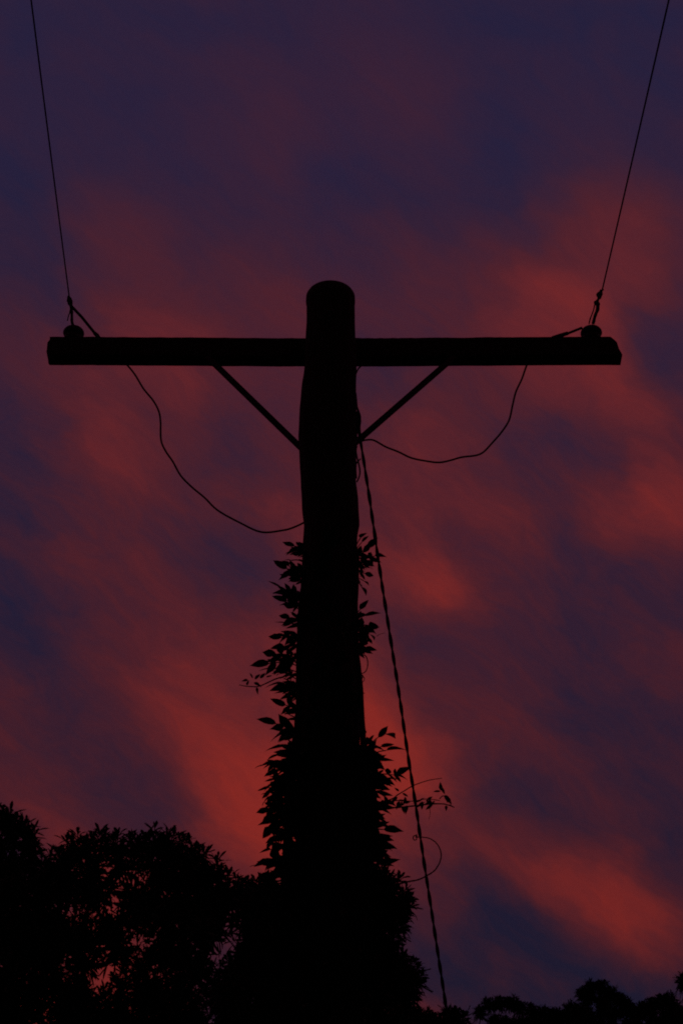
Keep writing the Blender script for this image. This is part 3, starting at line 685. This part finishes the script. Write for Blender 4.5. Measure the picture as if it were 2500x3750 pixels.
# side shoots and tendrils
def shoot(name, pts, r0, r1, Y, wob=.3):
    ps = spline([P(x, y, Y) for x, y in pts], 5)
    m = MB(); m.tube(ps, list(np.linspace(r0, r1, len(ps))), 5, wob=wob); m.build(name, M_STEM, vine)
shoot('stem', [(1105, 2462), (1060, 2472), (1010, 2486), (975, 2502), (945, 2514), (920, 2514), (895, 2512), (876, 2508)], .0032, .0016, YP - .02)
shoot('stem', [(1060, 2400), (1062, 2440), (1064, 2490), (1070, 2540)], .0025, .0025, YP)
shoot('stem', [(1320, 2975), (1400, 2961), (1460, 2957), (1520, 2951), (1570, 2945), (1620, 2944), (1645, 2950), (1663, 2957)], .0034, .0020, YP - .05)
shoot('stem', [(1330, 2965), (1430, 2928), (1455, 2911), (1480, 2896), (1515, 2876), (1560, 2860), (1590, 2854), (1618, 2850)], .0028, .0012, YP - .08)
shoot('stem', [(1335, 2950), (1400, 2938), (1450, 2932), (1510, 2934), (1560, 2926), (1610, 2932)], .0022, .0014, YP - .03)
shoot('tendril', [(1568, 2940), (1572, 2960), (1574, 2980), (1569, 3000)], .0012, .0008, YP - .05)
shoot('tendril', [(1608, 2926), (1620, 2915), (1632, 2918), (1646, 2925), (1652, 2945)], .0018, .0012, YP - .05)
shoot('stem', [(1380, 3260), (1450, 3240), (1490, 3230), (1530, 3222), (1560, 3208), (1588, 3190), (1606, 3165), (1614, 3138), (1610, 3110), (1594, 3085), (1570, 3070), (1545, 3066), (1525, 3066)], .0030, .0018, YP - .06)
shoot('tendril', [(1528, 3066), (1520, 3060), (1514, 3062), (1512, 3070), (1518, 3077), (1525, 3072), (1522, 3064), (1526, 3058), (1522, 3056)], .0022, .0016, YP - .06)
shoot('tendril', [(1333, 2398), (1342, 2408), (1346, 2430), (1342, 2452), (1332, 2464), (1318, 2466)], .0024, .0018, YP)
shoot('tendril', [(1318, 2468), (1328, 2476), (1322, 2492), (1312, 2502)], .0022, .0018, YP)
shoot('tendril', [(1324, 2470), (1334, 2486), (1326, 2500)], .0018, .0014, YP)
shoot('tendril', [(1378, 2330), (1392, 2322), (1410, 2318)], .0012, .0006, YP)
shoot('stem', [(1114, 2080), (1106, 2150), (1098, 2230), (1094, 2330), (1092, 2450), (1092, 2600), (1075, 2750), (1060, 2900), (1050, 3060), (1040, 3300)], .006, .016, YP - .05)
shoot('stem', [(1302, 2000), (1310, 2050), (1306, 2120), (1303, 2260), (1308, 2400), (1322, 2560), (1330, 2760), (1330, 2900), (1325, 3060), (1330, 3300)], .005, .014, YP - .05)
for x, y, Y, l, dx, dy in [(925, 2484, -.02, 24, -.3, .8), (908, 2492, -.02, 22, -.8, .1), (934, 2488, -.02, 30, .7, .9), (952, 2484, -.02, 30, .8, .8), (905, 2510, -.02, 22, .1, .9), (940, 2518, -.02, 26, .2, -1),
                           (930, 2500, -.02, 30, .9, -.4), (975, 2480, -.02, 22, .9, .3), (1473, 2905, -.08, 22, .9, -.6), (1478, 2912, -.08, 14, 1, 0), (1460, 2898, -.08, 22, -.9, .8),
                           (1612, 2898, -.05, 26, -.95, -.1), (1616, 2885, -.05, 26, .3, -.8), (1614, 2895, -.05, 34, -.1, 1), (1628, 2912, -.05, 36, .4, -.8), (1632, 2918, -.05, 22, .3, -.9), (1632, 2950, -.05, 20, .1, -1),
                           (1640, 2948, -.05, 16, .9, -.2), (1473, 2955, -.05, 24, .2, -1), (1490, 2950, -.05, 30, -.3, -.8)]:
    place_leaf(P(x, y, YP + Y), Vector((dx, -.1, dy)), Vector((0, -1, .3)) + rvec(.4), px2m(l, P(x, y, YP)) * 1.1, 2)
for i in range(34):        # small young leaves along the right-hand shoots
    x = rnd.uniform(1395, 1600); y = 2935 + (x - 1395) * .0 + rnd.uniform(-8, 14)
    place_leaf(P(x, y, YP - .04), Vector((rnd.uniform(-.6, .9), 0, rnd.uniform(-.9, .7))), Vector((0, -1, .2)) + rvec(.7), px2m(rnd.uniform(20, 34), P(x, y, YP)), 1)
stalks.build('leaf_stalks', M_STEM, vine)['kind'] = 'stuff'
leaves.sort(key=lambda t: -t[2])
vine_inv = world_of(vine).inverted()
for mt, v, pr in leaves[:300]:
    o = bpy.data.objects.new('leaf', LEAF_ME[v]); C.objects.link(o); o.parent = vine; o.matrix_basis = vine_inv @ mt
Vs, Fs, off = [], [], 0
for mt, v, pr in leaves[300:]:
    V, F = LEAFLETS[v]; A_ = np.array(mt)
    Vs.append(V @ A_[:3, :3].T + A_[:3, 3]); Fs.append(F + off); off += len(V)
fo = link('foliage', tri_mesh('foliage', np.concatenate(Vs), np.concatenate(Fs), M_LEAF), vine); fo['kind'] = 'stuff'

# ------------------------------------------------------------------ trees
def whorl_mesh(seed, nl=13):
    """a tuft of narrow leaves round a shoot tip, leaf length 1, shoot along +Z"""
    q = random.Random(seed); Vs, Fs = [], []; off = 0
    for i in range(nl):
        az = i * 2.39996 + q.uniform(-.3, .3); t0 = i / nl
        el = math.radians(72 - 92 * t0 + q.uniform(-10, 10)); L_ = q.uniform(.8, 1.1) * (.70 + .35 * min(1, t0 * 3))
        d = np.array([math.cos(az) * math.cos(el), math.sin(az) * math.cos(el), math.sin(el)])
        side = np.array([-math.sin(az), math.cos(az), 0]); w = q.uniform(.08, .115)
        droop = q.uniform(.15, .50)
        base = np.array([0, 0, -.38 * t0])
        V = []
        for t, ww in ((.06, .15), (.35, .7), (.64, 1.0), (.84, .65), (1.0, 0)):
            c = base + d * (L_ * t) + np.array([0, 0, -droop * t * t * L_])
            V += [c - side * w * ww, c + side * w * ww] if ww else [c]
        Vs.append(np.array(V)); Fs.append(np.array([(0, 1, 3), (0, 3, 2), (2, 3, 5), (2, 5, 4), (4, 5, 7), (4, 7, 6), (6, 7, 8)]) + off); off += 9
    return np.concatenate(Vs), np.concatenate(Fs)
WH = [whorl_mesh(s) for s in range(8)]
WH_ME = [tri_mesh('leaf_whorl', V, F, M_TLEAF) for V, F in WH]

def tree(label, blobs, Y, leaf_px, trunk_x, n_parts=120, dens=1.0, under=(), group='trees behind the pole', ground_z=0.0, edge=()):
    """blobs: (px, py, radius px, depth offset m, density) clumps of the crown seen in the picture; under: clumps (x, y, z, r) below it"""
    tb = Vector((trunk_x, Y + .3, ground_z))
    root = thing('broadleaf_tree', label, 'tree', tb, group)
    cl = []
    for px, py, rp, dy, de in blobs:
        c = P(px, py, Y + dy); cl.append((c, px2m(rp, c), de))
    for x, y, z, r in under: cl.append((Vector((x, y, z)), r * 1.4, .42))
    L_ = px2m(leaf_px, P(1250, 3300, Y))
    wh = []; twig = MB()
    top = max(c.z for c, r, d in cl)
    fork = Vector((trunk_x, Y + .3, max(1.5, (min(c.z for c, r, d in cl)) - .3)))
    hub = Vector((trunk_x, Y + .3, fork.z + (top - fork.z) * .25))
    branches = []
    order = sorted(range(len(cl)), key=lambda i: (cl[i][0] - fork).length)
    parent = {}; weight = [1.0] * len(cl)
    for n_, i in enumerate(order):
        c = cl[i][0]; best, bd = None, (c - fork).length * .75 if n_ < 6 else 1e9
        for j in order[:n_]:
            dd = c - cl[j][0]; dist = dd.length + max(0, -dd.z) * 1.5
            if dist < bd: best, bd = j, dist
        parent[i] = best
    for i in reversed(order):
        if parent[i] is not None: weight[parent[i]] += weight[i]
    for i in order:
        c, r, de = cl[i]; p0 = fork if parent[i] is None else cl[parent[i]][0]
        m1 = p0.lerp(c, .5) + rvec(.12 * (c - p0).length) - Vector((0, 0, .08 * (c - p0).length))
        br = min(.07, .007 * math.sqrt(weight[i]) * max(.4, depth(c) / 22))
        branches.append((spline([p0, m1, c], 5), br))
    for px, py, *tilt in edge:
        p = P(px, py, Y + rnd.uniform(-.1, .1)); tx = tilt[0] if tilt else rnd.uniform(-.25, .25)
        axis = Vector((tx, rnd.uniform(-.25, .05), 1)).normalized(); s = L_ * rnd.uniform(.95, 1.3)
        wh.append((p, axis, s, 100))
        f = p - axis * s * 2.2 + rvec(.3 * s)
        twig.tube([p, p.lerp(f, .5) + rvec(.1 * s), f], [.03 * L_, .04 * L_, .05 * L_], 3, cap=False)
    for c, r, de in cl:
        area = 4 * math.pi * r * r
        n = int(dens * de * (area / (L_ * L_) * 1.35 + 2.5))
        for i in range(n):
            # random direction, tips set mostly on the clump's upper shell
            q = Vector((rnd.gauss(0, 1), rnd.gauss(0, 1), rnd.gauss(.25, 1))).normalized()
            rad = r * (rnd.uniform(.72, .94) if rnd.random() < .62 else rnd.uniform(.2, .8))
            p = c + Vector((q.x * rad, q.y * rad * 1.2, q.z * rad))
            axis = (q + Vector((0, 0, .9)) + rvec(.35)).normalized()
            s = L_ * rnd.uniform(.8, 1.15)
            wh.append((p, axis, s, p.z + (0 if q.y > 0 else .05)))
            e = p - axis * (.2 * s)
            f = p - axis * (s * rnd.uniform(1.0, 1.7)) - q * s * .5
            twig.tube([e, (e + f) / 2 + rvec(.12 * s), f], [.035 * L_, .04 * L_, .05 * L_], 3, cap=False)
    tr = MB(); hgt = fork.z - ground_z
    tr.tube([tb - Vector((0, 0, .3)), tb + Vector((.02, 0, .25)), tb.lerp(fork, .4) + Vector((.06, .03, 0)), tb.lerp(fork, .8), fork + Vector((0, 0, .1))], [.22, .15, .12, .10, .08], 10, wob=.15)
    tr.build('trunk', M_BARK, root, True)
    for bp, br in branches:
        m = MB(); m.tube(bp, list(np.linspace(br * 1.8, br * .4, len(bp))), 5, wob=.2); m.build('branch', M_BARK, root)
    t = twig.build('twigs', M_BARK, root); t['kind'] = 'stuff'
    wh.sort(key=lambda t: -t[3])
    inv = world_of(root).inverted(); Vs, Fs, off = [], [], 0
    for i, (p, axis, s, _) in enumerate(wh):
        v = rnd.randrange(8)
        m = Matrix.Translation(p) @ axis.to_track_quat('Z', 'Y').to_matrix().to_4x4() @ Matrix.Rotation(rnd.uniform(0, 6.28), 4, 'Z') @ Matrix.Scale(s, 4)
        if i < n_parts:
            o = bpy.data.objects.new('leaf_whorl', WH_ME[v]); C.objects.link(o); o.parent = root; o.matrix_basis = inv @ m
        else:
            A_ = np.array(m); V, F = WH[v]
            Vs.append(V @ A_[:3, :3].T + A_[:3, 3]); Fs.append(F + off); off += len(V)
    if Vs:
        cr = link('crown', tri_mesh('crown', np.concatenate(Vs), np.concatenate(Fs), M_TLEAF), root); cr['kind'] = 'stuff'
    print(label[:40], len(wh), off)
    return root
def fill(x0, x1, y0, y1, step, r, dy=(-.6, .8), de=1.0, holes=()):
    out = []
    y = y0
    while y <= y1:
        x = x0 + rnd.uniform(-step / 3, step / 3)
        while x <= x1:
            px, py = x + rnd.uniform(-step / 3, step / 3), y + rnd.uniform(-step / 3, step / 3)
            if all((px - hx) ** 2 + (py - hy) ** 2 > (hr + r) ** 2 for hx, hy, hr in holes): out.append((px, py, r * rnd.uniform(.85, 1.15), rnd.uniform(*dy), de))
            x += step
        y += step
    return out
def under_clumps(cx, y, z0, z1, spread, n, r):
    return [(cx + rnd.uniform(-spread, spread), y + rnd.uniform(-1.2, 1.6), rnd.uniform(z0, z1), r * rnd.uniform(.7, 1.2)) for _ in range(n)]

HOLES = [(420, 3235, -14), (505, 3250, -12), (358, 3510, -4), (370, 3560, -20), (175, 3745, -8), (812, 3475, 6), (845, 3300, -10), (800, 3560, -14), (550, 3400, -20), (790, 3735, -14)]
EDGE_B = [(155, 3150), (185, 3130), (212, 3118), (245, 3075), (268, 3078), (285, 3058), (320, 3088), (365, 3050), (388, 3060), (415, 3078), (432, 3058), (480, 3060), (508, 3080), (530, 3068), (567, 3036), (590, 3066), (612, 3056), (636, 3058), (664, 3070), (684, 3076), (712, 3112), (726, 3114), (746, 3128), (798, 3146), (796, 3172), (802, 3200), (838, 3208), (864, 3218), (888, 3232), (908, 3226), (938, 3228), (962, 3232), (755, 3175), (770, 3215)]
EDGE_A = [(8, 2968), (38, 2978), (60, 2998), (84, 3022), (98, 3014), (126, 3038), (124, 3064), (120, 3100, .6), (128, 3130, .8), (24, 3000)]
EDGE_C = [(1462, 3218, .5), (1484, 3262, .6), (1492, 3294, .8), (1505, 3318, 1.0), (1478, 3352, 1.0), (1450, 3388, .8), (1462, 3420, .9), (1500, 3528, .5), (1528, 3545, .7), (1540, 3575, 1.0), (1534, 3605, 1.2), (1512, 3640, 1.0), (1500, 3690, .8), (1520, 3712, .8), (905, 3262, -.4), (884, 3300, -.5), (868, 3395, -.6), (852, 3440, -.7), (836, 3520, -.6), (822, 3580, -.5), (812, 3650, -.6), (800, 3705, -.6)]
# main tree, left of the pole
B = [(165, 3185, 48, 0, 1), (225, 3140, 52, .2, 1), (290, 3100, 58, -.2, 1), (365, 3082, 46, .1, 1), (430, 3095, 48, .3, .8), (500, 3090, 50, -.2, .8), (570, 3078, 48, 0, 1), (640, 3095, 56, .2, 1.2), (690, 3130, 50, -.1, 1.2),
     (735, 3165, 48, .1, 1), (738, 3215, 40, 0, 1), (798, 3175, 22, 0, 1), (800, 3215, 20, 0, 1), (835, 3250, 36, 0, .8), (890, 3250, 34, .1, .8), (940, 3255, 36, 0, .8), (780, 3280, 44, .2, .7), (640, 3180, 60, .1, 1.0),
     (560, 3165, 44, .2, .45), (350, 3170, 50, .1, .8), (240, 3210, 60, 0, 1), (160, 3260, 60, .2, 1.1), (450, 3170, 34, 0, .4)]
B = [(x, y + 14, r_ * .94, d_, e_) for x, y, r_, d_, e_ in B]
B += [(822, 3290, 30, .3, .6), (875, 3292, 32, .2, .7), (835, 3345, 30, .4, .6), (885, 3350, 30, .3, .7), (800, 3385, 24, .3, .6), (795, 3560, 40, .4, .7), (775, 3630, 44, .2, .9), (820, 3620, 34, .5, .6), (800, 3700, 40, .3, .6)]
B += fill(170, 720, 3190, 3300, 62, 40, dy=(.5, 1.2), de=.55, holes=HOLES)
B += fill(60, 300, 3270, 3750, 80, 62, de=1.0, holes=HOLES) + fill(300, 760, 3290, 3760, 74, 52, de=.85, holes=HOLES) + fill(560, 800, 3260, 3460, 70, 46, de=.7, holes=HOLES)
tree('wide dark tree with tufted leaves and sky gaps left of the pole', B, 15.0, 60, P(480, 3300, 15).x, 240, .80, under_clumps(P(420, 3300, 15).x, 15.5, 4.0, 6.6, 2.0, 26, .45), edge=EDGE_B)
A = [(15, 3000, 42, 0, 1), (55, 3025, 38, .1, 1), (95, 3070, 38, 0, 1), (115, 3110, 28, .1, .9), (30, 3080, 40, .2, .8), (20, 3160, 62, 0, 1.1), (80, 3210, 44, 0, .9), (30, 3250, 70, 0, 1.2), (118, 3160, 20, 0, .8), (-60, 3020, 60, 0, 1), (-80, 3140, 90, .2, 1), (-60, 3300, 110, .2, .9)]
A += fill(-150, 90, 3330, 3760, 90, 72, de=1.0, holes=HOLES)
tree('taller tree cut off by the left edge of the view', A, 16.0, 56, P(-120, 3300, 16).x, 90, .8, under_clumps(P(-160, 3300, 16).x, 16.5, 4.0, 7.0, 1.6, 22, .45), edge=EDGE_A)
# the tree behind the pole's foot
Cc = [(1390, 3215, 50, 0, 1), (1420, 3260, 50, .1, 1), (1475, 3300, 38, 0, 1), (1440, 3340, 50, .1, 1), (1450, 3395, 36, 0, 1), (1410, 3440, 48, 0, 1), (1400, 3500, 50, 0, 1.2), (1455, 3535, 44, 0, 1.2), (1508, 3560, 38, -.1, 1), (1500, 3605, 44, 0, 1.2), (1475, 3660, 46, 0, 1.2), (1480, 3715, 44, 0, 1.2),
      (985, 3270, 40, 0, .8), (930, 3300, 34, .2, .8), (975, 3340, 55, 0, 1), (915, 3375, 34, 0, .8), (920, 3440, 46, 0, .9), (905, 3500, 40, 0, .9), (870, 3560, 44, 0, 1), (860, 3630, 48, 0, 1), (850, 3700, 50, 0, 1)]
Cc += fill(960, 1420, 3290, 3770, 80, 64, de=1.1) + fill(880, 1460, 3560, 3770, 80, 60, de=1.0)
tree('dense bushy tree directly behind the foot of the pole', Cc, 12.0, 56, P(1200, 3500, 12).x, 150, .9, under_clumps(P(1200, 3600, 12).x, 12.4, 3.2, 5.2, 1.3, 22, .4), edge=EDGE_C)
# low top under the cable
def slim(bl):
    return [(x, y + r_ * .12, r_ * .82, d_, e_) for x, y, r_, d_, e_ in bl]
def tops(bl):
    return [(x + rnd.uniform(-.9, .9) * rr, y - rr * rnd.uniform(.35, 1.0), rnd.uniform(-.7, .7)) for x, y, rr, _, _ in bl[:10] for k_ in range(6)]
E_ = [(1555, 3728, 26, 0, 1), (1530, 3745, 26, 0, 1), (1585, 3745, 20, 0, 1), (1630, 3735, 20, 0, 1), (1655, 3722, 26, 0, 1.2), (1690, 3738, 20, 0, 1), (1560, 3780, 40, 0, 1), (1640, 3785, 44, 0, 1), (1600, 3840, 60, 0, .8), (1690, 3850, 50, 0, .8)]
tree('small treetop just under the guy wire', E_, 22.0, 38, P(1620, 3700, 22).x, 40, 1, under_clumps(P(1620, 3800, 22).x, 22.4, 5, 8, 1.0, 12, .5), edge=tops(E_), group='far treetops low on the right')
D1 = [(1755, 3705, 20, 0, 1.2), (1790, 3678, 24, 0, 1.2), (1830, 3672, 26, 0, 1.2), (1875, 3670, 28, 0, 1.2), (1905, 3690, 24, 0, 1.2), (1945, 3700, 26, 0, 1.2), (1985, 3704, 24, 0, 1.2), (2020, 3715, 24, 0, 1.2), (2055, 3718, 24, 0, 1.2), (2085, 3700, 24, 0, 1.2)] + fill(1800, 2060, 3735, 3790, 38, 30, de=1.2)
D1 = slim(D1)
tree('low dark treetop right of the guy wire', D1, 30.0, 25, P(1880, 3700, 30).x, 0, 1.0, under_clumps(P(1920, 3850, 30).x, 30.4, 7, 11.3, 1.4, 22, .7), edge=tops(D1), group='far treetops low on the right')
D2 = [(2128, 3640, 22, 0, 1.2), (2160, 3615, 24, 0, 1.2), (2200, 3612, 26, 0, 1.2), (2235, 3635, 24, 0, 1.2), (2150, 3655, 34, 0, 1.2), (2210, 3660, 38, 0, 1.2), (2262, 3655, 22, 0, 1.2), (2285, 3672, 24, 0, 1.2), (2310, 3695, 22, 0, 1.2), (2330, 3715, 20, 0, 1.2)] + fill(2090, 2320, 3705, 3790, 38, 32, de=1.2)
D2 = slim(D2)
tree('rounded treetop standing highest of the far trees on the right', D2, 31.0, 25, P(2200, 3700, 31).x, 0, 1.0, under_clumps(P(2200, 3850, 31).x, 31.4, 7, 11.6, 1.5, 22, .7), edge=tops(D2), group='far treetops low on the right')
D3 = [(2350, 3690, 22, 0, 1.2), (2382, 3675, 22, 0, 1.2), (2420, 3665, 24, 0, 1.2), (2448, 3660, 26, 0, 1.2), (2460, 3690, 30, 0, 1.2), (2495, 3585, 20, 0, 1), (2505, 3610, 20, 0, 1), (2500, 3720, 30, 0, 1), (2540, 3640, 44, 0, .9), (2560, 3720, 50, 0, .9)] + fill(2340, 2560, 3715, 3790, 38, 32, de=1.2)
D3 = slim(D3)
tree('spiky treetop at the lower right edge of the view', D3, 30.0, 25, P(2440, 3700, 30).x, 0, 1.0, under_clumps(P(2450, 3850, 30).x, 30.4, 7, 11.3, 1.4, 22, .7), edge=tops(D3), group='far treetops low on the right')
